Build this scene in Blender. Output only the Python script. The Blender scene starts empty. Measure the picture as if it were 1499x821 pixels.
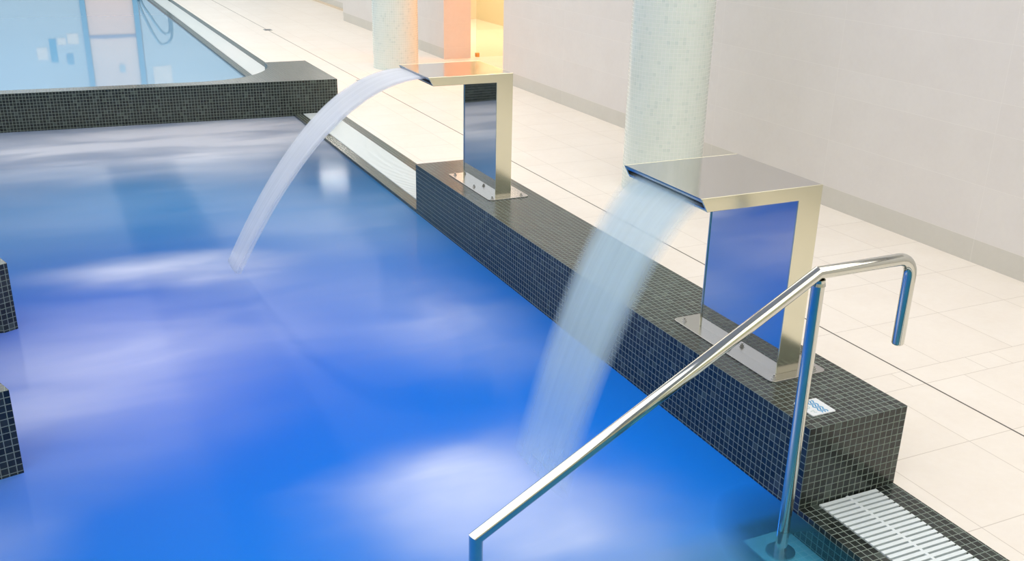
import bpy, bmesh, math, random
from mathutils import Vector, Matrix
random.seed(7)
S = bpy.context.scene
C = S.collection
PI = math.pi

# ------------------------------------------------------------------ helpers
def link(o, parent=None):
    C.objects.link(o)
    if parent: o.parent = parent
    return o

def tag(o, label=None, cat=None, group=None, kind=None):
    if label: o['label'] = label
    if cat: o['category'] = cat
    if group: o['group'] = group
    if kind: o['kind'] = kind
    return o

def thing(name, label, cat, loc=(0, 0, 0), group=None):
    o = bpy.data.objects.new(name, None)
    o.empty_display_size = .05
    o.location = loc
    link(o)
    return tag(o, label, cat, group)

def mesh_obj(name, bm, mats, parent=None, smooth=False, bevel=0, segs=2, sub=None):
    me = bpy.data.meshes.new(name)
    bm.normal_update()
    bm.to_mesh(me); bm.free()
    if not isinstance(mats, (list, tuple)): mats = [mats]
    for m in mats: me.materials.append(m)
    if smooth:
        for p in me.polygons: p.use_smooth = True
    o = link(bpy.data.objects.new(name, me), parent)
    if bevel:
        b = o.modifiers.new('bevel', 'BEVEL'); b.width = bevel; b.segments = segs
        b.limit_method = 'ANGLE'; b.angle_limit = math.radians(40)
    return o

def struct(o): o['kind'] = 'structure'; return o

def box_uv(bm, org=(0, 0, 0)):
    """metric UVs by face direction, measured from org"""
    uv = bm.loops.layers.uv.verify()
    for f in bm.faces:
        n = f.normal
        a = max(range(3), key=lambda i: abs(n[i]))
        for l in f.loops:
            p = l.vert.co - Vector(org)
            l[uv].uv = {0: (p.y, p.z), 1: (p.x, p.z), 2: (p.x, p.y)}[a]

def add_box(bm, lo, hi):
    lo, hi = Vector(lo), Vector(hi)
    r = bmesh.ops.create_cube(bm, size=1)
    for v in r['verts']:
        v.co = Vector([(lo[i] + hi[i]) / 2 + v.co[i] * (hi[i] - lo[i]) for i in range(3)])
    return r['verts']

def box(lo, hi, org=None):
    bm = bmesh.new(); add_box(bm, lo, hi); bm.normal_update()
    box_uv(bm, org if org else lo)
    return bm

def add_prism(bm, pts, z0, z1, metric=True):
    """vertical prism over an xy polygon; side UVs run along the perimeter"""
    uv = bm.loops.layers.uv.verify()
    n = len(pts)
    area = sum(pts[i][0] * pts[(i + 1) % n][1] - pts[(i + 1) % n][0] * pts[i][1] for i in range(n))
    if area < 0: pts = pts[::-1]
    lo = [bm.verts.new((x, y, z0)) for x, y in pts]
    hi = [bm.verts.new((x, y, z1)) for x, y in pts]
    t = bm.faces.new(hi); b = bm.faces.new(lo[::-1])
    for f in (t, b):
        for l in f.loops: l[uv].uv = (l.vert.co.x, l.vert.co.y)
    s = 0
    for i in range(n):
        j = (i + 1) % n
        d = math.hypot(pts[j][0] - pts[i][0], pts[j][1] - pts[i][1])
        f = bm.faces.new((lo[i], lo[j], hi[j], hi[i]))
        for l, q in zip(f.loops, ((s, z0 - z1), (s + d, z0 - z1), (s + d, 0), (s, 0))): l[uv].uv = q
        s += d
    return bm

def prism_y(prof, y0, y1):
    """an xz outline given thickness along y"""
    bm = bmesh.new()
    n = len(prof)
    a = [bm.verts.new((x, y0, z)) for x, z in prof]
    b = [bm.verts.new((x, y1, z)) for x, z in prof]
    bm.faces.new(a); bm.faces.new(b[::-1])
    for i in range(n):
        j = (i + 1) % n
        bm.faces.new((a[j], a[i], b[i], b[j]))
    bmesh.ops.recalc_face_normals(bm, faces=bm.faces)
    return bm

def rrect(x0, x1, y0, y1, r, k=6):
    pts = []
    for cx, cy, a in ((x1 - r, y1 - r, 0), (x0 + r, y1 - r, 90), (x0 + r, y0 + r, 180), (x1 - r, y0 + r, 270)):
        for i in range(k + 1):
            t = math.radians(a + 90 * i / k)
            pts.append((cx + r * math.cos(t), cy + r * math.sin(t)))
    return pts

def add_cyl(bm, c, r, z0, z1, n=24, r2=None):
    res = bmesh.ops.create_cone(bm, cap_ends=True, segments=n, radius1=r, radius2=r if r2 is None else r2, depth=z1 - z0)
    for v in res['verts']: v.co += Vector((c[0], c[1], (z0 + z1) / 2))
    return res['verts']

def sweep(path, r, n=28, mitre=True, dome=False):
    """round tube along a polyline, mitred at its corners, optional domed end"""
    bm = bmesh.new()
    P = [Vector(p) for p in path]
    rings = []
    up = None
    for i, p in enumerate(P):
        d0 = (P[i] - P[i - 1]).normalized() if i else (P[1] - P[0]).normalized()
        d1 = (P[i + 1] - P[i]).normalized() if i < len(P) - 1 else d0
        if up is None:
            up = d0.orthogonal().normalized()
        # carry the ring from the incoming direction onto the mitre plane
        u = (up - up.dot(d0) * d0).normalized(); v = d0.cross(u)
        pl = (d0 + d1).normalized()
        ring = []
        for k in range(n):
            a = 2 * PI * k / n
            o = (u * math.cos(a) + v * math.sin(a)) * r
            t = -o.dot(pl) / d0.dot(pl)
            ring.append(bm.verts.new(p + o + d0 * t))
        rings.append(ring)
        q = d0.rotation_difference(d1)
        up = q @ u
    for a, b in zip(rings, rings[1:]):
        for k in range(n):
            bm.faces.new((a[k], a[(k + 1) % n], b[(k + 1) % n], b[k]))
    bm.faces.new(rings[0][::-1])
    if dome:
        d = (P[-1] - P[-2]).normalized()
        prev = rings[-1]
        for j in range(1, 4):
            t = j / 4 * PI / 2
            ring = [bm.verts.new(P[-1] + (v.co - P[-1]) * math.cos(t) + d * r * .55 * math.sin(t)) for v in rings[-1]]
            for k in range(n): bm.faces.new((prev[k], prev[(k + 1) % n], ring[(k + 1) % n], ring[k]))
            prev = ring
        bm.faces.new(prev)
    else:
        bm.faces.new(rings[-1])
    bmesh.ops.recalc_face_normals(bm, faces=bm.faces)
    return bm

def smooth_by_angle(o, deg=35):
    me = o.data
    for p in me.polygons: p.use_smooth = True
    bm = bmesh.new(); bm.from_mesh(me)
    for e in bm.edges:
        if len(e.link_faces) == 2 and e.calc_face_angle(0) > math.radians(deg): e.smooth = False
    bm.to_mesh(me); bm.free()
    return o

# ------------------------------------------------------------------ materials
class NT:
    def __init__(s, name):
        s.m = bpy.data.materials.new(name); s.m.use_nodes = True
        s.t = s.m.node_tree; s.t.nodes.clear()
        s.out = s.t.nodes.new('ShaderNodeOutputMaterial')
    def n(s, kind, **kw):
        nd = s.t.nodes.new('ShaderNode' + kind)
        for k, v in kw.items(): setattr(nd, k, v)
        return nd
    def l(s, a, b): s.t.links.new(a, b)
    def setin(s, sock, v):
        if isinstance(v, bpy.types.NodeSocket): s.l(v, sock)
        else: sock.default_value = v
    def math(s, op, a, b=None, c=None, clamp=False):
        nd = s.n('Math', operation=op, use_clamp=clamp)
        s.setin(nd.inputs[0], a)
        if b is not None: s.setin(nd.inputs[1], b)
        if c is not None: s.setin(nd.inputs[2], c)
        return nd.outputs[0]
    def mix(s, f, a, b, blend='MIX'):
        nd = s.n('Mix', data_type='RGBA', blend_type=blend)
        s.setin(nd.inputs[0], f)
        s.setin(nd.inputs[6], a if isinstance(a, bpy.types.NodeSocket) else (*a, 1)[:4])
        s.setin(nd.inputs[7], b if isinstance(b, bpy.types.NodeSocket) else (*b, 1)[:4])
        return nd.outputs[2]
    def ramp(s, f, stops):
        nd = s.n('ValToRGB'); s.setin(nd.inputs[0], f)
        e = nd.color_ramp.elements
        while len(e) < len(stops): e.new(.5)
        for el, (p, c) in zip(e, stops):
            el.position = p; el.color = (*c, 1) if len(c) == 3 else c
        return nd.outputs[0]
    def noise(s, vec, scale, detail=3, rough=.5, dist=0):
        nd = s.n('TexNoise'); s.setin(nd.inputs['Vector'], vec)
        nd.inputs['Scale'].default_value = scale; nd.inputs['Detail'].default_value = detail
        nd.inputs['Roughness'].default_value = rough; nd.inputs['Distortion'].default_value = dist
        return nd
    def mapping(s, vec, loc=(0, 0, 0), rot=(0, 0, 0), scale=(1, 1, 1), vt='POINT'):
        nd = s.n('Mapping', vector_type=vt); s.setin(nd.inputs[0], vec)
        nd.inputs[1].default_value = loc; nd.inputs[2].default_value = rot; nd.inputs[3].default_value = scale
        return nd.outputs[0]
    def bsdf(s, base=(.8, .8, .8), rough=.5, metal=0, ior=1.5, spec=.5, normal=None):
        b = s.n('BsdfPrincipled')
        s.setin(b.inputs['Base Color'], base if isinstance(base, bpy.types.NodeSocket) else (*base, 1)[:4])
        s.setin(b.inputs['Roughness'], rough); s.setin(b.inputs['Metallic'], metal)
        b.inputs['IOR'].default_value = ior; b.inputs['Specular IOR Level'].default_value = spec
        if normal is not None: s.l(normal, b.inputs['Normal'])
        return b
    def bump(s, h, strength=.3, dist=.002):
        nd = s.n('Bump'); s.l(h, nd.inputs['Height'])
        nd.inputs['Strength'].default_value = strength; nd.inputs['Distance'].default_value = dist
        return nd.outputs[0]
    def done(s, sh):
        s.l(sh, s.out.inputs[0]); return s.m

def plain(name, base, rough=.5, metal=0, ior=1.5, spec=.5, grain=0):
    t = NT(name)
    tc = t.n('TexCoord').outputs['Object']
    nz = t.noise(tc, 30 if not grain else grain, 3)
    col = t.mix(t.math('MULTIPLY', nz.outputs[0], .25), base, tuple(c * .85 for c in base))
    return t.done(t.bsdf(col, rough, metal, ior, spec).outputs[0])

def mosaic(name, c1, c2, grout, size=.025, joint=.0016, rough=.22, grough=.65, odd=None):
    t = NT(name)
    uv = t.n('UVMap').outputs[0]
    b = t.n('TexBrick', offset=0, squash=1)
    t.l(uv, b.inputs['Vector'])
    b.inputs['Scale'].default_value = 1
    b.inputs['Color1'].default_value = (*c1, 1); b.inputs['Color2'].default_value = (*c2, 1)
    b.inputs['Mortar'].default_value = (*grout, 1)
    b.inputs['Mortar Size'].default_value = joint; b.inputs['Mortar Smooth'].default_value = .15
    b.inputs['Brick Width'].default_value = size; b.inputs['Row Height'].default_value = size
    nz = t.noise(uv, 260, 3)
    col = t.mix(.22, b.outputs['Color'], nz.outputs[1], 'OVERLAY')
    if odd:   # one tile in many has its own tone
        s = t.n('VectorMath', operation='FLOOR')
        v = t.n('VectorMath', operation='SCALE'); t.l(uv, v.inputs[0]); v.inputs['Scale'].default_value = 1 / size
        t.l(v.outputs[0], s.inputs[0])
        wn = t.n('TexWhiteNoise', noise_dimensions='2D'); t.l(s.outputs[0], wn.inputs['Vector'])
        pick = t.math('GREATER_THAN', wn.outputs[0], .93)
        pick = t.math('MULTIPLY', pick, t.math('SUBTRACT', 1, b.outputs['Fac']))
        col = t.mix(t.math('MULTIPLY', pick, .8), col, odd)
    r = t.math('MULTIPLY_ADD', b.outputs['Fac'], grough - rough, rough)
    nrm = t.bump(t.math('SUBTRACT', 1, b.outputs['Fac']), .5, .0015)
    return t.done(t.bsdf(col, r, 0, 1.5, .5, nrm).outputs[0])

def tiled(name, base, dark, joint, jw, rough, mott=5.0, spec=.5, var=.06):
    """large tiles: UV 0-1 on each tile, its size in the second UV map, a random pair in the third"""
    t = NT(name)
    uv = t.n('UVMap', uv_map='tile').outputs[0]
    sz = t.n('UVMap', uv_map='size').outputs[0]
    rd = t.n('UVMap', uv_map='rand').outputs[0]
    def sep(v):
        x = t.n('SeparateXYZ'); t.l(v, x.inputs[0]); return x.outputs
    u, v, w, h, r1 = sep(uv)[0], sep(uv)[1], sep(sz)[0], sep(sz)[1], sep(rd)[0]
    du = t.math('MULTIPLY', t.math('MINIMUM', u, t.math('SUBTRACT', 1, u)), w)
    dv = t.math('MULTIPLY', t.math('MINIMUM', v, t.math('SUBTRACT', 1, v)), h)
    d = t.math('MINIMUM', du, dv)
    j = t.math('SUBTRACT', 1, t.math('DIVIDE', d, jw, clamp=True))
    j = t.math('GREATER_THAN', j, .02)
    pos = t.n('TexCoord').outputs['Object']
    add = t.n('VectorMath', operation='ADD'); t.l(pos, add.inputs[0])
    sc = t.n('VectorMath', operation='SCALE'); t.l(rd, sc.inputs[0]); sc.inputs['Scale'].default_value = 13
    t.l(sc.outputs[0], add.inputs[1])
    n1 = t.noise(add.outputs[0], mott, 6, .62)
    n2 = t.noise(add.outputs[0], mott * 9, 4, .6)
    f = t.math('MULTIPLY_ADD', n2.outputs[0], .35, t.math('MULTIPLY', n1.outputs[0], .75))
    f = t.math('MULTIPLY_ADD', f, 1.8, -.5, clamp=True)
    f = t.math('ADD', f, t.math('MULTIPLY_ADD', r1, var * 4, -var * 2), clamp=True)
    col = t.mix(f, base, dark)
    col = t.mix(t.math('MULTIPLY', j, .75), col, joint)
    rr = t.math('MULTIPLY_ADD', n2.outputs[0], .12, rough - .06)
    nrm = t.bump(t.math('SUBTRACT', t.math('MULTIPLY', f, .2), j), .25, .0012)
    return t.done(t.bsdf(col, rr, 0, 1.5, spec, nrm).outputs[0])

def steel(name, base=(.76, .745, .715), rough=.1, brush=None):
    t = NT(name)
    tc = t.n('TexCoord').outputs['Object']
    v = t.mapping(tc, scale=brush if brush else (1, 1, 1))
    nz = t.noise(v, 60 if brush else 6, 3)
    r = t.math('MULTIPLY_ADD', nz.outputs[0], .06, rough - .03)
    col = t.mix(t.math('MULTIPLY', nz.outputs[0], .3), base, tuple(c * .93 for c in base))
    return t.done(t.bsdf(col, r, 1).outputs[0])

M = {}
M['mosaic'] = mosaic('dark_mosaic', (.008, .0115, .010), (.026, .034, .030), (.195, .24, .205), odd=(.065, .085, .072))
M['column'] = mosaic('pale_mosaic', (.68, .76, .71), (.71, .785, .735), (.80, .845, .81), joint=.0011, rough=.16, odd=(.62, .71, .67))
M['floor'] = tiled('cream_floor_tile', (.86, .81, .74), (.79, .725, .645), (.50, .44, .375), .0016, .36, 3.5)
M['joint'] = plain('dark_joint', (.06, .055, .05), .7)
M['wall'] = tiled('beige_wall_tile', (.715, .69, .665), (.665, .635, .61), (.755, .73, .70), .0015, .5, 4.0)
M['base'] = tiled('grey_base_tile', (.62, .60, .545), (.57, .55, .50), (.70, .67, .62), .0018, .5, 4.0)
M['mirror'] = steel('polished_steel', (.66, .66, .65), .035)
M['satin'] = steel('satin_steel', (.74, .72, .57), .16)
M['top'] = steel('top_steel', (.62, .595, .57), .07)
M['brushed'] = steel('brushed_steel', (.50, .49, .475), .26, (2, 60, 2))
M['tube'] = steel('tube_steel', (.64, .64, .585), .075)
M['chrome'] = steel('blue_grey_chrome', (.16, .30, .42), .25)
M['bolt'] = steel('bolt_steel', (.6, .59, .57), .25)
M['slot'] = plain('dark_slot', (.02, .025, .03), .5)
M['grate'] = plain('white_grate_plastic', (.76, .83, .84), .35)
M['channel'] = plain('gutter_channel', (.62, .71, .70), .5)
M['ceiling'] = plain('white_ceiling', (.82, .81, .78), .8)
M['white'] = plain('white_paint', (.80, .80, .79), .6)
M['cream'] = plain('cream_green_wall', (.70, .70, .50), .6)
M['basin'] = mosaic('blue_basin_mosaic', (.004, .10, .30), (.006, .13, .36), (.02, .18, .42), rough=.4)

# ------------------------------------------------------------------ tiled surfaces
def cells(bm, xs, ys, place, idx=0, skip=None):
    uvt = bm.loops.layers.uv.get('tile') or bm.loops.layers.uv.new('tile')
    uvs = bm.loops.layers.uv.get('size') or bm.loops.layers.uv.new('size')
    uvr = bm.loops.layers.uv.get('rand') or bm.loops.layers.uv.new('rand')
    for i in range(len(xs) - 1):
        for j in range(len(ys) - 1):
            x0, x1, y0, y1 = xs[i], xs[i + 1], ys[j], ys[j + 1]
            if skip and skip((x0 + x1) / 2, (y0 + y1) / 2): continue
            f = bm.faces.new([bm.verts.new(place(*q)) for q in ((x0, y0), (x1, y0), (x1, y1), (x0, y1))])
            f.material_index = idx
            r = (random.random(), random.random())
            for l, q in zip(f.loops, ((0, 0), (1, 0), (1, 1), (0, 1))):
                l[uvt].uv = q; l[uvs].uv = (x1 - x0, y1 - y0); l[uvr].uv = r

def rows(a, b, first, step):
    v = first
    while v - step > a: v -= step
    while v <= a: v += step
    out = [a]
    while v < b - 1e-6: out.append(v); v += step
    return out + [b]

G = .40          # gutter width: floor tiles start here
XW = 2.467       # face of the long wall
HL = .29         # height of the dark ledge
ZW = -.02        # water level

# floor: tile rows read off the photograph, two narrow cut rows among them
bm = bmesh.new()
ys1 = [-5.0, -4.555, -4.13, -3.705, -3.28, -2.855, -2.43, -2.005, -1.58, -1.155, -.73, -.305, .105, .517]
xs = [G, .462, .865, 1.079]
xs2 = [1.086, 1.295, 1.724, 2.163, XW + .4]
xs3 = [G, .590, 1.015, 1.079]
xs4 = [1.086, 1.435, 1.58, 2.0, 2.43, XW + .4]
ys3 = [.64, 1.06, 1.485, 1.91, 2.335, 2.76, 3.03, 3.455, 3.88, 4.305] + [4.73 + .425 * k for k in range(40)]
fl = lambda x, y: (x, y, 0)
for A, B in ((xs, xs2), ):
    cells(bm, A, ys1, fl); cells(bm, B, ys1, fl); cells(bm, A, ys3, fl); cells(bm, B, ys3, fl)
cells(bm, xs3, [.517, .64], fl); cells(bm, xs4, [.517, .64], fl)
cells(bm, [1.079, 1.086], [-5, 21.3], fl, 1)
cells(bm, [XW + .4 + .43 * k for k in range(6)], rows(7.0, 21.3, 7.3, .43), fl)          # room behind the opening
cells(bm, [G - .43 * k for k in range(20, -1, -1)], rows(19.2, 21.3, 19.5, .43), fl)     # deck beyond the far pool
struct(mesh_obj('floor', bm, [M['floor'], M['joint']]))

# long wall on the deck side
zs = [0, .13, .42, .705, .865, 1.157, 1.45, 1.74, 2.03, 2.32, 2.61, 3.0]
def wall_x(name, x, y0, y1, off=0.0):
    bm = bmesh.new()
    ys = rows(y0, y1, 1.54 + off, 1.2)
    cells(bm, ys, zs[:2], lambda a, b: (x, a, b), 1)
    cells(bm, ys, zs[1:], lambda a, b: (x, a, b), 0)
    bmesh.ops.recalc_face_normals(bm, faces=bm.faces)
    for f in bm.faces:
        if f.normal.x > 0: f.normal_flip()
    return bm
def wall_block(name, y0, y1, x0=XW, th=.35, off=0.0):
    bm = wall_x(name, x0, y0, y1, off)
    for yy in (y0, y1):
        cells(bm, [x0, x0 + th], zs, lambda a, b: (a, yy, b), 0)
    cells(bm, [y0, y1], [0, 3.0], lambda a, b: (x0 + th, a, b), 0)
    return struct(mesh_obj(name, bm, [M['wall'], M['base']]))
wall_block('wall_right', -5, 7.69)
wall_block('wall_right_far', 9.40, 13.74)
wall_block('wall_right_recess', 13.6, 21.3, 2.87, .2)
bm = box((2.855, 13.74, 0), (2.87, 21.3, .035)); struct(mesh_obj('baseboard_right', bm, plain('beige_skirting', (.72, .60, .45), .5)))

# the warm side room behind the opening
M['warm'] = plain('warm_plaster', (.84, .76, .58), .7)
bm = bmesh.new()
add_box(bm, (4.6, 7.0, 0), (4.75, 13.5, 3.0)); add_box(bm, (2.82, 13.4, 0), (4.75, 13.55, 3.0)); add_box(bm, (2.82, 6.9, 0), (4.75, 7.05, 3.0))
box_uv(bm); struct(mesh_obj('wall_side_room', bm, M['warm']))

# other sides of the hall
bm = box((-8.2, -5.2, -1.4), (-8.0, 21.5, 3.0)); struct(mesh_obj('wall_left', bm, M['white']))
bm = box((-8.2, -5.2, -1.4), (XW + .35, -5.0, 3.0)); struct(mesh_obj('wall_back', bm, M['cream']))
bm = box((-8.2, -5.2, 3.0), (5.0, 21.6, 3.1)); struct(mesh_obj('ceiling', bm, M['ceiling']))

LL = 3.564
# ------------------------------------------------------------------ pool basin
bm = bmesh.new()
add_box(bm, (-8, -5, -1.4), (0, 6.9, -1.3))
add_box(bm, (-8, 6.9, -1.4), (0, 19.2, -1.3))
add_box(bm, (0.002, -5, -1.4), (.06, -.002, -.05)); add_box(bm, (0.002, LL + .002, -1.4), (.06, 6.7, -.05)); add_box(bm, (0, 0, -1.4), (.06, LL, -.6))
add_box(bm, (0, 7.0, -1.4), (.06, 19.2, -.05))
add_box(bm, (-8, 19.2, -1.4), (G, 19.3, 0))
bm.normal_update(); box_uv(bm)
tag(struct(mesh_obj('trim_1', bm, M['basin'])), 'blue tiled basin under the pool water')

# gutter edge: mosaic strips either side of a recessed channel
def gutter(name, y0, y1):
    bm = bmesh.new()
    prof = [(0, ZW - .5), (0, 0), (.074, 0), (.074, -.026), (.318, -.026), (.318, 0), (G, 0), (G, ZW - .5)]
    uv = bm.loops.layers.uv.verify()
    s = 0
    for (xa, za), (xb, zb) in zip(prof, prof[1:]):
        d = math.hypot(xb - xa, zb - za)
        f = bm.faces.new([bm.verts.new(q) for q in ((xa, y0, za), (xb, y0, zb), (xb, y1, zb), (xa, y1, za))])
        o = 0 if xa == 0 and za == 0 else (.318 - .318 if xa >= .318 else 0)
        for l, q in zip(f.loops, ((o, y0), (o + d, y0), (o + d, y1), (o, y1))): l[uv].uv = q
        if za == -.026 and zb == -.026: f.material_index = 1
    bmesh.ops.recalc_face_normals(bm, faces=bm.faces)
    return struct(mesh_obj(name, bm, [M['mosaic'], M['channel']]))
gutter('trim_2', -5, 0)
gutter('trim_4', LL, 6.9)
gutter('trim_3', 7.0, 19.3)

def grate(y0, y1, label, top=.0012):
    """white overflow grate: slats across the channel, joined by a spine"""
    t = thing('overflow_grate', label, 'grate', (.195, (y0 + y1) / 2, -.012), 'white grates over the pool gutter')
    c = Vector(t.location)
    bm = bmesh.new()
    n = int((y1 - y0) / .0225)
    for k in range(n):
        y = y1 - (k + .5) * .0225
        vs = add_box(bm, (.077, y - .0072, -.016), (.315, y + .0072, .003))
        for v in vs:
            if v.co.z < -.005: v.co.y = y + (v.co.y - y) * .6
            v.co -= c
    mesh_obj('slat', bm, M['grate'], t)
    bm = bmesh.new()
    for x in (.196,):
        for v in add_box(bm, (x - .005, y0, -.012), (x + .005, y1, top)): v.co -= c
    for x in (.10, .29):
        for v in add_box(bm, (x - .004, y0, -.025), (x + .004, y1, -.012)): v.co -= c
    mesh_obj('spine', bm, M['grate'], t)
    return t
grate(-1.2, -.003, 'white slatted overflow grate at the foot of the dark ledge, nearest the handrail', .0028)
grate(3.575, 6.715, 'white overflow grate strip running from the ledge to the dark pool divider')
grate(7.95, 19.1, 'white overflow grate strip beside the calm far pool')

# ------------------------------------------------------------------ dark ledge, divider, blocks
LL = 3.564
bm = box((0, 0, -.6), (G, LL, HL), (0, 0, HL))
o = mesh_obj('mosaic_ledge', bm, M['mosaic'], bevel=.0022)
tag(o, 'long dark mosaic ledge carrying both steel water spouts beside the pool', 'ledge')

# divider between the pools: thin wall that swells in a curve into a deep end block
f0 = lambda x: 6.745 - .055 * (x - 0)
curve = [(-.0, 7.885), (-.006, 7.74), (-.03, 7.60), (-.075, 7.46), (-.135, 7.34), (-.21, 7.23), (-.30, 7.13), (-.41, 7.05), (-.55, 6.99), (-.72, 6.955), (-1.0, 6.965)]
poly = [(.40, f0(.40)), (.40, 7.885)] + curve + [(-7.99, f0(-8) + .195), (-7.99, f0(-8))]
bm = bmesh.new(); add_prism(bm, poly, -.9, HL)
o = mesh_obj('pool_divider', bm, M['mosaic'], bevel=.002)
tag(o, 'low dark mosaic wall between the bubbling pool and the calm far pool', 'pool wall')

def block(a, u, w, du, dw, label):
    a, u, w = Vector(a), Vector(u).normalized(), Vector(w).normalized()
    p = [a, a + u * du, a + u * du + w * dw, a + w * dw]
    bm = bmesh.new(); add_prism(bm, [(q.x, q.y) for q in p], -.9, HL)
    o = mesh_obj('mosaic_block', bm, M['mosaic'], bevel=.002)
    return tag(o, label, 'pool wall', 'dark mosaic blocks at the left of the pool')
block((-2.237, 1.226), (-.97, -.24), (-.36, .93), .55, .32, 'near dark mosaic block end rising from the blue water at the left edge')
bm = bmesh.new()
add_prism(bm, [(-2.249, 2.541), (-2.302, 2.511), (-2.75, 2.62), (-2.68, 2.95), (-2.33, 2.80)], -.9, HL)
tag(mesh_obj('mosaic_block', bm, M['mosaic'], bevel=.002), 'farther dark mosaic block end at the left edge, half sunk in pale foam', 'pool wall', 'dark mosaic blocks at the left of the pool')

# steps under water by the handrail
bm = bmesh.new()
for i in range(5):
    add_box(bm, (-.235 - .28 * i, -3.2, -1.30), (-.001 if i == 0 else .045 - .28 * i, .045, -.10 - .17 * i))
bm.normal_update(); box_uv(bm)
M['step'] = mosaic('teal_step_mosaic', (.34, .58, .60), (.42, .64, .66), (.6, .7, .7), rough=.3)
bm2 = bmesh.new()
o = mesh_obj('pool_steps', bm, M['step'])
tag(o, 'pale teal steps under the water at the foot of the handrail', 'pool steps')
for i in range(1):
    add_box(bm2, (-.237, -3.2, -.106), (-.172, .047, -.0985))
bm2.normal_update(); box_uv(bm2); mesh_obj('nosing', bm2, M['mosaic'], o)

# ------------------------------------------------------------------ columns
def column(x, y, r, label):
    bm = bmesh.new(); uv = bm.loops.layers.uv.verify()
    n = 96; nz = 1
    for k in range(n):
        a0, a1 = 2 * PI * k / n, 2 * PI * (k + 1) / n
        f = bm.faces.new([bm.verts.new((r * math.cos(a), r * math.sin(a), z)) for a, z in ((a0, 0), (a1, 0), (a1, 3.0), (a0, 3.0))])
        for l, q in zip(f.loops, ((a0 * r, 0), (a1 * r, 0), (a1 * r, 3), (a0 * r, 3))): l[uv].uv = q
    bmesh.ops.remove_doubles(bm, verts=bm.verts, dist=1e-5)
    o = mesh_obj('column', bm, M['column'], smooth=True)
    o.location = (x, y, 0)
    return tag(o, label, 'column', 'round mosaic columns on the deck')
column(1.722, 3.47, .262, 'round pale green mosaic column behind the wide near water spout')
column(1.722, 9.0, .256, 'round pale mosaic column farther off, behind the arched jet, beside the orange opening')

# ------------------------------------------------------------------ water spouts
def rot_mesh(bm, c):
    for v in bm.verts: v.co -= Vector(c)
    return bm
def make_spout():
    # built at y 0 .. .455 (near face at 0), feet at z 0; ledge x coordinates kept
    t = thing('water_spout', 'x', 'water spout', (.19, .23, HL), 'steel water spouts on the dark ledge')
    c = (.19, .23, 0)
    W = .455; Z0, Z1 = .620, .665; XB, XL, XT = .239, .146, -.233
    P = .006
    bm = bmesh.new()
    add_prism(bm, rrect(.092, .330, -.045, .555, .022), .0, .005)
    mesh_obj('base_plate', rot_mesh(bm, c), M['brushed'], t, bevel=.0012)
    # cheeks: two L-shaped side panels with a raked nose
    prof = [(XB, .005), (XB, Z1), (XT, Z1), (XT + .026, Z0), (XL, Z0), (XL, .005)]
    for y0, y1 in ((0, P), (W - P, W)):
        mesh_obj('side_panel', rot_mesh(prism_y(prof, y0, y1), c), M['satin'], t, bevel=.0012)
    bm = bmesh.new(); add_box(bm, (XL + .004, P, .005), (XL + .010, W - P, Z0 + .002))
    bmesh.ops.subdivide_edges(bm, edges=bm.edges, cuts=1)
    mesh_obj('front_panel', rot_mesh(bm, c), M['mirror'], t)
    bm = bmesh.new(); add_box(bm, (XB - .008, P, .005), (XB - .001, W - P, Z1 - .004))
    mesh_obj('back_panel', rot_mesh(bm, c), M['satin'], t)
    bm = bmesh.new(); add_box(bm, (XT + .002, P, Z1 - .005), (XB - .001, W - P, Z1 - .0005))
    mesh_obj('top_plate', rot_mesh(bm, c), M['top'], t)
    bm = bmesh.new(); add_box(bm, (XT + .026, P, Z0 + .001), (XL + .006, W - P, Z0 + .005))
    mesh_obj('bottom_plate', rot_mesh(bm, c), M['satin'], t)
    # lip: folded front with a slot for the water
    prof = [(XT + .003, Z1 - .0045), (XT + .012, Z1 - .016), (XT + .020, Z1 - .016), (XT + .010, Z1 - .0045)]
    mesh_obj('lip', rot_mesh(prism_y(prof, P, W - P), c), M['mirror'], t)
    prof = [(XT + .0235, Z0 + .006), (XT + .019, Z0 + .012), (XT + .05, Z0 + .012), (XT + .05, Z0 + .006)]
    mesh_obj('lower_lip', rot_mesh(prism_y(prof, P, W - P), c), M['mirror'], t)
    bm = bmesh.new(); add_box(bm, (XT + .04, P, Z0 + .005), (XT + .044, W - P, Z1 - .005))
    mesh_obj('slot', rot_mesh(bm, c), M['slot'], t)
    for x, y in ((.120, .515), (.30, .515), (.120, .235), (.118, -.022), (.290, -.022)):
        bm = bmesh.new()
        add_cyl(bm, (x, y), .0105, .005, .0065, 20)
        add_cyl(bm, (x, y), .0075, .0065, .013, 6)
        add_cyl(bm, (x, y), .0042, .013, .019, 12)
        mesh_obj('bolt', rot_mesh(bm, c), M['bolt'], t)
    return t
def copy_tree(o, parent=None):
    c = o.copy(); C.objects.link(c); c.parent = parent
    for ch in list(o.children): copy_tree(ch, c)
    return c
sp = make_spout()
sp.location = (.19, .345 + .23, HL)
sp['label'] = 'polished steel water spout nearest the handrail, pouring a wide veil of water'
sp2 = copy_tree(sp)
sp2.location = (.19, 2.702 + .23, HL)
sp2['label'] = 'farther steel water spout by the ledge end, throwing a narrow arched jet'

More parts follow.
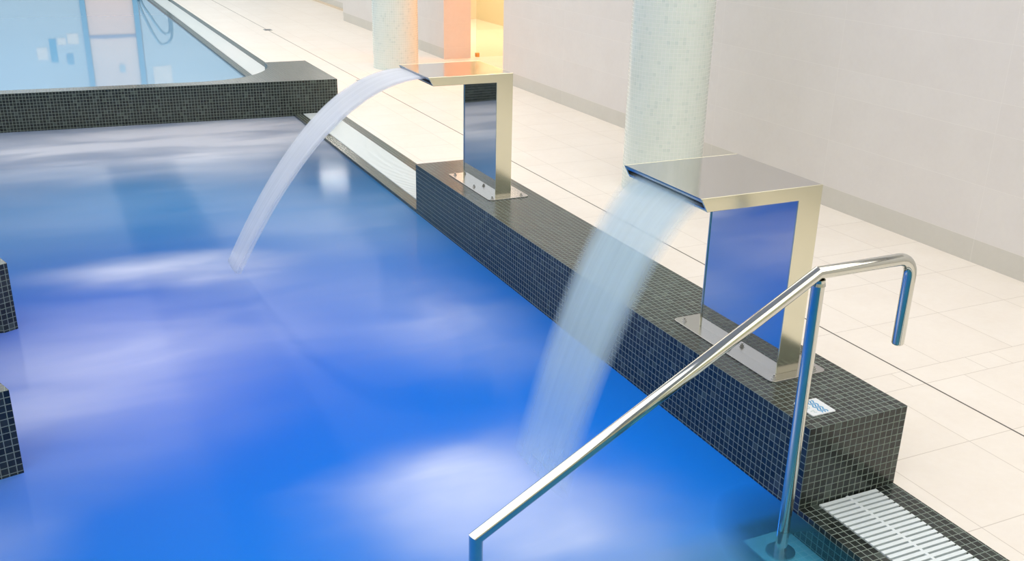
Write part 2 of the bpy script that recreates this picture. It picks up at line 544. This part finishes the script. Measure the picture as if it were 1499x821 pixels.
# ------------------------------------------------------------------ handrail
R = .0187
hr = thing('handrail', 'bent stainless steel tube handrail standing in the pool at the ledge end', 'handrail', (-.09, -.05, -.10))
L0 = Vector(hr.location)
yr = -.05
path = [(-1.139, yr, -.78), (-1.139, yr, .243), (-.104, yr, .834), (.196, yr, .834)]
cx, cz, rr = .196, .834 - .052, .052
for k in range(1, 9):
    a = PI / 2 - PI / 2 * k / 8
    path.append((cx + rr * math.cos(a), yr, cz + rr * math.sin(a)))
path.append((.248, yr, .562))
bm = sweep(path, R, 32, dome=True)
o = mesh_obj('rail', bm, M['tube'], hr); o.location = -L0; smooth_by_angle(o, 22)
bm = sweep([(-.098, yr, -.10), (-.098, yr, .826)], R, 32)
for v in bm.verts:
    if v.co.z > .5: v.co.z = .815
o = mesh_obj('post', bm, M['tube'], hr); o.location = -L0; smooth_by_angle(o, 22)
bm = bmesh.new()
for k in range(1):
    add_cyl(bm, (-.098, yr), R + .0022, .797, .806, 32, R + .0005)
o = mesh_obj('weld_collar', bm, M['tube'], hr); o.location = -L0; smooth_by_angle(o)
bm = bmesh.new(); add_cyl(bm, (-.098, yr), .045, -.10, -.094, 32)
o = mesh_obj('foot_flange', bm, M['brushed'], hr); o.location = -L0

# ------------------------------------------------------------------ plaque on the ledge
pq = thing('pool_plaque', 'small white plaque with blue wave symbol on the ledge end', 'sign', (.109, .108, HL))
M['plaque'] = plain('white_enamel', (.80, .83, .84), .25)
M['wave'] = plain('blue_enamel', (.03, .30, .58), .3)
M['faint'] = plain('grey_green_enamel', (.42, .55, .52), .3)
bm = bmesh.new(); add_prism(bm, rrect(-.0465, .0465, -.0475, .0475, .004), 0, .003)
mesh_obj('plate', bm, M['plaque'], pq)
def ribbon(pts, w, z0, z1):
    bm = bmesh.new()
    L, Rr = [], []
    for i, (x, y) in enumerate(pts):
        a = Vector(pts[max(i - 1, 0)]); b = Vector(pts[min(i + 1, len(pts) - 1)])
        d = (b - a).normalized(); n = Vector((-d.y, d.x)) * w / 2
        L.append((x + n.x, y + n.y)); Rr.append((x - n.x, y - n.y))
    for i in range(len(pts) - 1):
        add_prism(bm, [L[i], L[i + 1], Rr[i + 1], Rr[i]], z0, z1)
    bmesh.ops.remove_doubles(bm, verts=bm.verts, dist=1e-6)
    return bm
for k in range(3):
    pts = []
    for i in range(41):
        s = i / 40
        pts.append((-.002 + k * .0105 + .0034 * math.sin(s * 3.5 * 2 * PI), .040 - s * .080))
    mesh_obj('wave', ribbon(pts, .0042, .003, .0037), M['wave'], pq)
def ring(cx, cy, r, w, a0=0, a1=2 * PI, n=16):
    return ribbon([(cx + r * math.cos(a0 + (a1 - a0) * i / n), cy + r * math.sin(a0 + (a1 - a0) * i / n)) for i in range(n + 1)], w, .003, .0035)
mesh_obj('emblem', ring(-.026, .006, .008, .003), M['faint'], pq)
mesh_obj('emblem', ribbon([(-.034, -.022), (-.020, -.018), (-.026, -.030), (-.018, -.032)], .003, .003, .0035), M['faint'], pq)

# small slot drains on the dark joint
for y, lab in ((12.86, 'small flat steel drain cover on the dark floor joint, beyond the divider'), (8.20, 'small flat steel drain cover on the floor joint near the far column')):
    d = thing('floor_drain', lab, 'drain', (1.083, y, 0), 'drain covers along the deck joint')
    bm = bmesh.new(); add_prism(bm, rrect(-.055, .055, -.085, .085, .01), .0, .003)
    mesh_obj('cover', bm, M['bolt'], d)
    bm = bmesh.new()
    for k in range(5): add_box(bm, (-.04, -.06 + k * .03 - .006, .003), (.04, -.06 + k * .03 + .006, .0034))
    mesh_obj('slot', bm, M['slot'], d)

# ------------------------------------------------------------------ glass door edge in the opening
gd = thing('glass_door', 'clear glass door leaf standing open in the orange lit opening', 'door', (2.86, 9.33, 0))
t = NT('clear_glass'); g = t.n('BsdfGlass'); g.inputs['Color'].default_value = (.93, .97, .92, 1); g.inputs['IOR'].default_value = 1.45
tr = t.n('BsdfTransparent'); tr.inputs[0].default_value = (.93, .95, .90, 1)
mx = t.n('MixShader'); mx.inputs[0].default_value = .75; t.l(g.outputs[0], mx.inputs[1]); t.l(tr.outputs[0], mx.inputs[2])
M['glass'] = t.done(mx.outputs[0])
bm = box((0, -.01, .02), (.75, .0, 2.1)); mesh_obj('pane', bm, M['glass'], gd)
M['brass'] = plain('brass', (.62, .36, .12), .3, .9)
for z in (.02, 1.98):
    bm = box((-.01, -.025, z), (.035, .015, z + .05)); mesh_obj('pivot_hinge', bm, M['brass'], gd, bevel=.004)

# ------------------------------------------------------------------ far end: glazed wall mirrored in the calm pool
M['frost'] = plain('pale_blue_glazing', (.46, .62, .76), .25)
M['pink'] = plain('pale_pink_panel', (.90, .76, .72), .4)
M['peach'] = plain('peach_panel', (.92, .70, .62), .4)
M['frame'] = plain('blue_frame', (.10, .36, .62), .4)
M['rail2'] = plain('dark_midrail', (.25, .30, .50), .4)
YF = 21.0
bm = bmesh.new()
add_box(bm, (-8, YF, 0), (-1.02, YF + .15, 3)); add_box(bm, (.10, YF, 0), (5.0, YF + .15, 3)); add_box(bm, (-1.02, YF, 2.9), (.1, YF + .15, 3))
box_uv(bm); struct(mesh_obj('wall_far', bm, M['frost']))
dr = thing('door_1', 'pale door with blue posts mirrored in the calm far pool', 'door', (-.45, YF, 0)); dr['kind'] = 'structure'
bm = box((-.50, .03, .02), (.48, .08, .93)); mesh_obj('lower_panel', bm, M['peach'], dr)
bm = box((-.50, .03, .99), (.48, .08, 2.9)); mesh_obj('upper_panel', bm, M['pink'], dr)
bm = box((-.50, .01, .93), (.48, .08, .99)); mesh_obj('midrail', bm, M['rail2'], dr)
for x in (-.57, .47):
    bm = box((x - .045, -.03, 0), (x + .055, .08, 2.9)); mesh_obj('frame', bm, M['frame'], dr)
bm = box((.02, .015, 1.55), (.13, .03, 1.72)); mesh_obj('sign', bm, M['frost'], dr)
# notice and stickers on the glazing
bm = box((-.19, -.012, -.19), (.19, 0, .19)); ns = mesh_obj('notice_sign', bm, M['white']); ns.location = (.43, YF - .001, 1.80)
tag(ns, 'white notice on the far glazing, mirrored right of the door', 'notice')
t3 = plain('blue_sticker', (.03, .34, .62), .4)
st = thing('window_sticker', 'blue and white stickers on the far glazing, mirrored left of the door', 'sticker', (-1.68, YF - .001, 1.2))
for (x, z, w, h, m) in ((0, 0, .13, .48, t3), (-.22, .06, .20, .25, M['white']), (.18, -.18, .16, .14, M['white']), (.40, -.22, .22, .22, M['white']), (.30, .18, .13, .22, M['frame'])):
    bm = box((x - w / 2, -.008, z - h / 2), (x + w / 2, 0, z + h / 2)); mesh_obj('patch', bm, m, st)
# pool ladder
ld = thing('pool_ladder', 'chrome ladder with arched rails at the far pool side, seen mirrored in the calm water', 'ladder', (.1, 18.25, 0))
def spline(P, k=6):
    out = []
    for i in range(len(P) - 1):
        a, b, c, d = (Vector(P[max(0, min(len(P) - 1, i + q))]) for q in (-1, 0, 1, 2))
        for m in range(k):
            t = m / k
            out.append(.5 * ((2 * b) + (c - a) * t + (2 * a - 5 * b + 4 * c - d) * t * t + (3 * b - a - 3 * c + d) * t ** 3))
    return out + [Vector(P[-1])]
for y, prof in ((18.0, [(-.20, -.9), (-.19, -.3), (-.165, .06), (0, .52), (.10, .72), (.19, .77), (.28, .73), (.345, .63), (.365, .40), (.365, 0)]),
                (18.5, [(-.12, -.9), (-.11, -.3), (-.08, .04), (.04, .28), (.18, .53), (.27, .625), (.345, .635), (.385, .55), (.39, .38), (.39, 0)])):
    bm = sweep([(p.x - .1, y - 18.25, p.y) for p in spline([(a, b) for a, b in prof])], .024, 16)
    mesh_obj('rail', bm, M['chrome'], ld, smooth=True)
for z in (-.3, -.6):
    bm = box((-.31, -.26, z), (-.24, .26, z + .03)); mesh_obj('rung', bm, M['chrome'], ld)

# ------------------------------------------------------------------ water jets
def jet(name, label, pts, wy, hth, mat, fade=True):
    """closed flat stream: pts = (x, z) along the fall, wy(s) = (y0, y1), hth(s) = half thickness"""
    bm = bmesh.new(); uv = bm.loops.layers.uv.verify()
    nu = 40
    n = len(pts); rings = []
    d = [0]
    for a, b in zip(pts, pts[1:]): d.append(d[-1] + math.hypot(b[0] - a[0], b[1] - a[1]))
    for i, (x, z) in enumerate(pts):
        a = pts[max(i - 1, 0)]; b = pts[min(i + 1, n - 1)]
        tx, tz = b[0] - a[0], b[1] - a[1]; L = math.hypot(tx, tz); nx, nz = -tz / L, tx / L
        s = d[i] / d[-1]; y0, y1 = wy(s); h = hth(s)
        ring = []
        for k in range(2 * nu):
            ph = 2 * PI * k / (2 * nu)
            cu, su = math.cos(ph), math.sin(ph)
            cu = math.copysign(abs(cu) ** .8, cu); su = math.copysign(abs(su) ** .8, su)
            ring.append((bm.verts.new((x + nx * h * su, (y0 + y1) / 2 + (y1 - y0) / 2 * cu, z + nz * h * su)), .5 + .5 * cu))
        rings.append(ring)
    for i in range(n - 1):
        for k in range(2 * nu):
            q = (k + 1) % (2 * nu)
            f = bm.faces.new((rings[i][k][0], rings[i][q][0], rings[i + 1][q][0], rings[i + 1][k][0]))
            for l, w in zip(f.loops, ((rings[i][k][1], d[i]), (rings[i][q][1], d[i]), (rings[i + 1][q][1], d[i + 1]), (rings[i + 1][k][1], d[i + 1]))):
                l[uv].uv = w
    bm.faces.new([r[0] for r in rings[0]][::-1]); bm.faces.new([r[0] for r in rings[-1]])
    bmesh.ops.recalc_face_normals(bm, faces=bm.faces)
    o = mesh_obj(name, bm, mat, smooth=True)
    return tag(o, label, 'water jet', 'streams pouring from the steel spouts')

def stream_mat(name, col, op_lo, op_hi, streak, length, end_fade, edgek=7, emin=.55):
    t = NT(name)
    uv = t.n('UVMap').outputs[0]
    v = t.mapping(uv, scale=(streak, 1.3, 1))
    nz = t.noise(v, 1.0, 4, .6)
    sx = t.n('SeparateXYZ'); t.l(uv, sx.inputs[0])
    u, s = sx.outputs[0], sx.outputs[1]
    edge = t.math('MULTIPLY', t.math('MINIMUM', u, t.math('SUBTRACT', 1, u)), edgek, clamp=True)
    op = t.math('MULTIPLY_ADD', nz.outputs[0], op_hi - op_lo, op_lo)
    op = t.math('MULTIPLY', op, t.math('MULTIPLY_ADD', edge, 1 - emin, emin))
    if end_fade:
        mr = t.n('MapRange', interpolation_type='SMOOTHSTEP'); t.l(s, mr.inputs[0])
        mr.inputs[1].default_value = length * .30; mr.inputs[2].default_value = length; mr.inputs[3].default_value = 1; mr.inputs[4].default_value = 1 - end_fade
        e = mr.outputs[0]
        op = t.math('MULTIPLY', op, e)
    dif = t.n('BsdfDiffuse'); dif.inputs[0].default_value = (*col, 1)
    trn = t.n('BsdfTranslucent'); trn.inputs[0].default_value = (*col, 1)
    gl = t.n('BsdfGlossy'); gl.inputs['Roughness'].default_value = .3; gl.inputs[0].default_value = (.9, .95, 1, 1)
    m1 = t.n('MixShader'); m1.inputs[0].default_value = .5; t.l(dif.outputs[0], m1.inputs[1]); t.l(trn.outputs[0], m1.inputs[2])
    m2 = t.n('MixShader'); m2.inputs[0].default_value = .06; t.l(m1.outputs[0], m2.inputs[1]); t.l(gl.outputs[0], m2.inputs[2])
    tr = t.n('BsdfTransparent')
    m3 = t.n('MixShader'); t.l(op, m3.inputs[0]); t.l(tr.outputs[0], m3.inputs[1]); t.l(m2.outputs[0], m3.inputs[2])
    return t.done(m3.outputs[0])

# near veil: z falls as .63 d + 3.65 d^2 from the lip
pts = []
for k in range(65):
    d = .437 * k / 64
    pts.append((-.208 - d, .928 - .63 * d - 3.65 * d * d))
M['veil'] = stream_mat('veil_water', (.78, .96, 1.0), .48, .70, 13, 1.02, .55, 4.5, .02)
jet('water_veil', 'wide sheer veil of water falling from the near spout', pts,
    lambda s: (.358 + .012 * s, .788 - .03 * s), lambda s: .006 + .016 * s, M['veil'])
pts = []
for k in range(41):
    d = 1.005 * k / 40
    pts.append((-.212 - d, .939 - .957 * d * d))
M['arc'] = stream_mat('arc_water', (.92, .94, .95), .62, 1.0, 9, 1.43, .45, 9, .30)
jet('water_arc', 'narrow arched jet of white water thrown by the farther spout', pts,
    lambda s: (2.775 + .10 * s, 3.150 + .04 * math.sin(min(s / .4, 1) * PI / 2) - .055 * s), lambda s: .006 + .014 * s, M['arc'])

# ------------------------------------------------------------------ pool water
def water_near():
    t = NT('bubbling_pool_water')
    pos = t.n('TexCoord').outputs['Object']
    w1 = t.noise(t.mapping(pos, scale=(1.0, 1.6, 1)), 1.4, 3, .5)
    off = t.n('VectorMath', operation='SUBTRACT'); t.l(w1.outputs[1], off.inputs[0]); off.inputs[1].default_value = (.5, .5, .5)
    sc = t.n('VectorMath', operation='SCALE'); t.l(off.outputs[0], sc.inputs[0]); sc.inputs['Scale'].default_value = .42
    ad = t.n('VectorMath', operation='ADD'); t.l(pos, ad.inputs[0]); t.l(sc.outputs[0], ad.inputs[1])
    wp = ad.outputs[0]
    def blob(x, y, rx, ry, rot=0, warp=True, p=1.3):
        v = t.mapping(wp if warp else pos, (x, y, ZW), (0, 0, math.radians(rot)), (rx, ry, 50), 'TEXTURE')
        g = t.n('TexGradient', gradient_type='SPHERICAL'); t.l(v, g.inputs[0])
        mr = t.n('MapRange', interpolation_type='SMOOTHSTEP'); t.l(g.outputs[1], mr.inputs[0])
        return mr.outputs[0] if p == 1.0 else t.math('POWER', mr.outputs[0], p)
    # soft churned streaks
    st = t.noise(t.mapping(pos, rot=(0, 0, math.radians(28)), scale=(.55, 1.7, 1)), 1.8, 4, .5, .5)
    stv = t.math('MULTIPLY_ADD', st.outputs[0], 2.4, -.7, clamp=True)
    blobs = [
        (.90, blob(-1.58, 3.08, .85, .38, -6, p=1.0)),
        (.30, blob(-1.25, 2.85, .50, .50, 0, p=1.0)),
        (.55, blob(-1.95, 2.20, 1.20, .70, -10, p=1.0)),
        (.62, blob(-2.20, 1.62, 1.15, .85, 0, p=1.0)),
        (.20, blob(-1.0, 2.5, 1.6, 1.5, 0, p=1.0)),
        (.14, blob(-1.30, 2.10, .80, .90, 20, p=1.0)),
        (.50, blob(-.42, 1.80, .60, .85, 12, p=1.0)),
        (.16, blob(-.75, 2.25, .80, .65, 0, p=1.0)),
        (.68, blob(-.95, .68, .62, .38, 14, p=1.0)),
        (.62, blob(-.78, .42, .60, .62, -35, p=1.0)),
        (.40, blob(-.58, .10, .50, .50, -35, p=1.0)),
        (.30, blob(-1.6, 4.3, 2.6, 1.3, 0, p=1.0)),
        (.40, blob(-.4, 3.4, 1.2, 1.1, 0, p=1.0)),
        (.30, blob(-1.05, .25, .75, .65, 0, p=1.0)),
        (.45, blob(-2.35, .76, .40, .42, 0, p=1.0)),
        (1.00, blob(-2.0, 6.3, 3.8, 1.9, 0, p=1.0)),
        (.60, blob(-.6, 6.0, 2.2, 1.7, 0, p=1.0)),
    ]
    foam = None
    for w, b in blobs:
        b = t.math('MULTIPLY', b, w)
        foam = b if foam is None else t.math('ADD', foam, b)
    foam = t.math('MULTIPLY', foam, t.math('MULTIPLY_ADD', stv, .44, .56))
    foam = t.math('MINIMUM', foam, 1.0)
    base = t.mix(foam, (.004, .08, .21), (.80, .83, .90))
    rip = t.noise(t.mapping(pos, scale=(1, 2.2, 1)), 5, 3)
    nrm = t.bump(rip.outputs[0], .06, .01)
    D = t.bsdf(base, .10, 0, 1.17, .5, nrm)
    T = t.n('BsdfTranslucent'); t.l(t.mix(foam, (.45, .85, 1.0), (.9, .92, 1.0)), T.inputs[0])
    m1 = t.n('MixShader'); t.l(t.math('MULTIPLY_ADD', foam, -.36, .70), m1.inputs[0])
    t.l(D.outputs[0], m1.inputs[1]); t.l(T.outputs[0], m1.inputs[2])
    # calm clear patch over the top step
    clear = t.math('MULTIPLY', blob(-.07, -.38, .31, .60, 0, False, .45), t.math('SUBTRACT', 1, foam))
    clear = t.math('MULTIPLY', clear, .95, clamp=True)
    tr = t.n('BsdfTransparent'); tr.inputs[0].default_value = (.45, .80, .95, 1)
    m2 = t.n('MixShader'); t.l(clear, m2.inputs[0]); t.l(m1.outputs[0], m2.inputs[1]); t.l(tr.outputs[0], m2.inputs[2])
    gl = t.n('BsdfGlossy'); gl.inputs['Roughness'].default_value = .1
    fr = t.n('Fresnel'); fr.inputs[0].default_value = 1.33
    m3 = t.n('MixShader'); t.l(t.math('MULTIPLY', fr.outputs[0], clear), m3.inputs[0]); t.l(m2.outputs[0], m3.inputs[1]); t.l(gl.outputs[0], m3.inputs[2])
    return t.done(m3.outputs[0])
M['water'] = water_near()
bm = bmesh.new()
vs = [bm.verts.new((x, y, ZW)) for x, y in ((-8, -5), (0, -5), (0, f0(0) + .05), (-8, f0(-8) + .05))]
bm.faces.new(vs)
o = mesh_obj('pool_water', bm, M['water'])
tag(o, 'churning blue pool water with pale drifting foam around the jets', 'water', kind='stuff')

t = NT('calm_pool_water')
pos = t.n('TexCoord').outputs['Object']
rip = t.noise(t.mapping(pos, scale=(1, .8, 1)), 2.5, 2)
nrm = t.bump(rip.outputs[0], .03, .01)
b = t.bsdf((.27, .44, .60), .03, 0, 1.45, .5, nrm)
M['calm'] = t.done(b.outputs[0])
bm = bmesh.new()
vs = [bm.verts.new(q) for q in ((-8, 7.2, ZW), (0, 6.85, ZW), (0, 19.2, ZW), (-8, 19.2, ZW))]
bm.faces.new(vs)
o = mesh_obj('calm_water', bm, M['calm'])
tag(o, 'still pale blue water of the far pool with mirrored glazing', 'water', kind='stuff')

# ------------------------------------------------------------------ light
def area(name, loc, size, power, col=(1, 1, 1), rot=(0, 0, 0), sy=None, spread=180):
    l = bpy.data.lights.new(name, 'AREA'); l.energy = power; l.color = col
    l.shape = 'RECTANGLE'; l.size = size; l.size_y = sy or size; l.spread = math.radians(spread)
    o = bpy.data.objects.new(name, l); o.location = loc; o.rotation_euler = rot; C.objects.link(o)
    return o
K = .78
WARM = (1.0, .955, .90)
for x, wd, p, c in ((1.1, 2.0, 62 * 7, WARM), (-2.4, 2.6, 62 * 7, (1, .98, .96)), (-6.0, 2.6, 50 * 7, (1, .98, .96))):
    for y in (-.7, 8.1, 16.9):
        area('ceiling_lamp', (x, y, 2.97), wd, p / 3 * K * (.94 if y > 12 else 1), c, sy=8.6)
# warm lamps of the side room
area('side_room_lamp', (3.5, 8.3, 2.95), .5, 50, (1.0, .28, .04))
area('side_room_lamp', (3.8, 11.3, 2.95), 1.2, 80, (1.0, .86, .66))
# spot lamp in the recess whose glint lies on the water
gl_l = area('recess_lamp', (2.70, 15.4, 2.93), .6, .17, (1, .95, .85), sy=.10, spread=24)
gl_l.rotation_euler = (Vector((-.22, 4.5, 0)) - gl_l.location).to_track_quat('-Z', 'Y').to_euler()
# blue and violet lamps in the pool floor, shining up through the churned water
up = (PI, 0, 0)
BL = (0.0, .25, 1.0); VI = (.24, .17, 1.2); TE_FILL = (.10, .60, 1.0)  # the teal one is fill light added under the farther water
for x, y, p, c in ((-.40, .35, 60, BL), (-1.5, .35, 52, BL), (-.45, 1.6, 44, BL), (-1.7, 1.6, 36, VI), (-.5, 2.7, 32, BL), (-1.9, 2.6, 34, VI), (-.6, -1.0, 40, BL), (-1.9, -1.0, 40, BL), (-2.7, .5, 40, BL), (-1.5, 4.4, 34, TE_FILL), (-.4, 3.7, 30, TE_FILL), (-3.2, 4.2, 28, TE_FILL)):
    area('pool_lamp_and_fill', (x, y, -1.15), .6, p * .105, c, up)

# ------------------------------------------------------------------ world, camera, view
w = bpy.data.worlds.new('room_air'); S.world = w; w.use_nodes = True
w.node_tree.nodes['Background'].inputs[0].default_value = (.9, .92, 1, 1); w.node_tree.nodes['Background'].inputs[1].default_value = .3

cam = bpy.data.cameras.new('camera'); co = bpy.data.objects.new('camera', cam); C.objects.link(co)
yaw, pitch, roll = 0.43520, -0.37660, 0.01790
YAW, PIT, ROL = CAMROT = (math.radians(24.93568465), math.radians(-21.57965607), math.radians(1.02536555))
fwd = Vector((math.sin(YAW) * math.cos(PIT), math.cos(YAW) * math.cos(PIT), math.sin(PIT)))
r = Vector((math.cos(YAW), -math.sin(YAW), 0)); u = r.cross(fwd)
r2 = math.cos(ROL) * r + math.sin(ROL) * u; u2 = -math.sin(ROL) * r + math.cos(ROL) * u
m = Matrix((r2, u2, -fwd)).transposed().to_4x4()
m.translation = Vector((-2.0042, -2.0562, 1.7835))
co.matrix_world = m
cam.sensor_fit = 'HORIZONTAL'; cam.sensor_width = 36
cam.lens = 1459.7374 * 36 / 1499
cam.shift_x = (749.5 - 737.5339) / 1499
cam.shift_y = (433.662 - 410.5) / 1499
cam.clip_start = .02; cam.clip_end = 200
S.camera = co

S.view_settings.view_transform = 'Standard'
S.view_settings.look = 'None'
S.view_settings.exposure = 0
S.view_settings.gamma = 1
S.view_settings.use_curve_mapping = False
S.cycles.use_denoising = True
S.cycles.max_bounces = 8
S.cycles.diffuse_bounces = 4
S.cycles.glossy_bounces = 5
S.cycles.transparent_max_bounces = 16
S.cycles.sample_clamp_indirect = 8
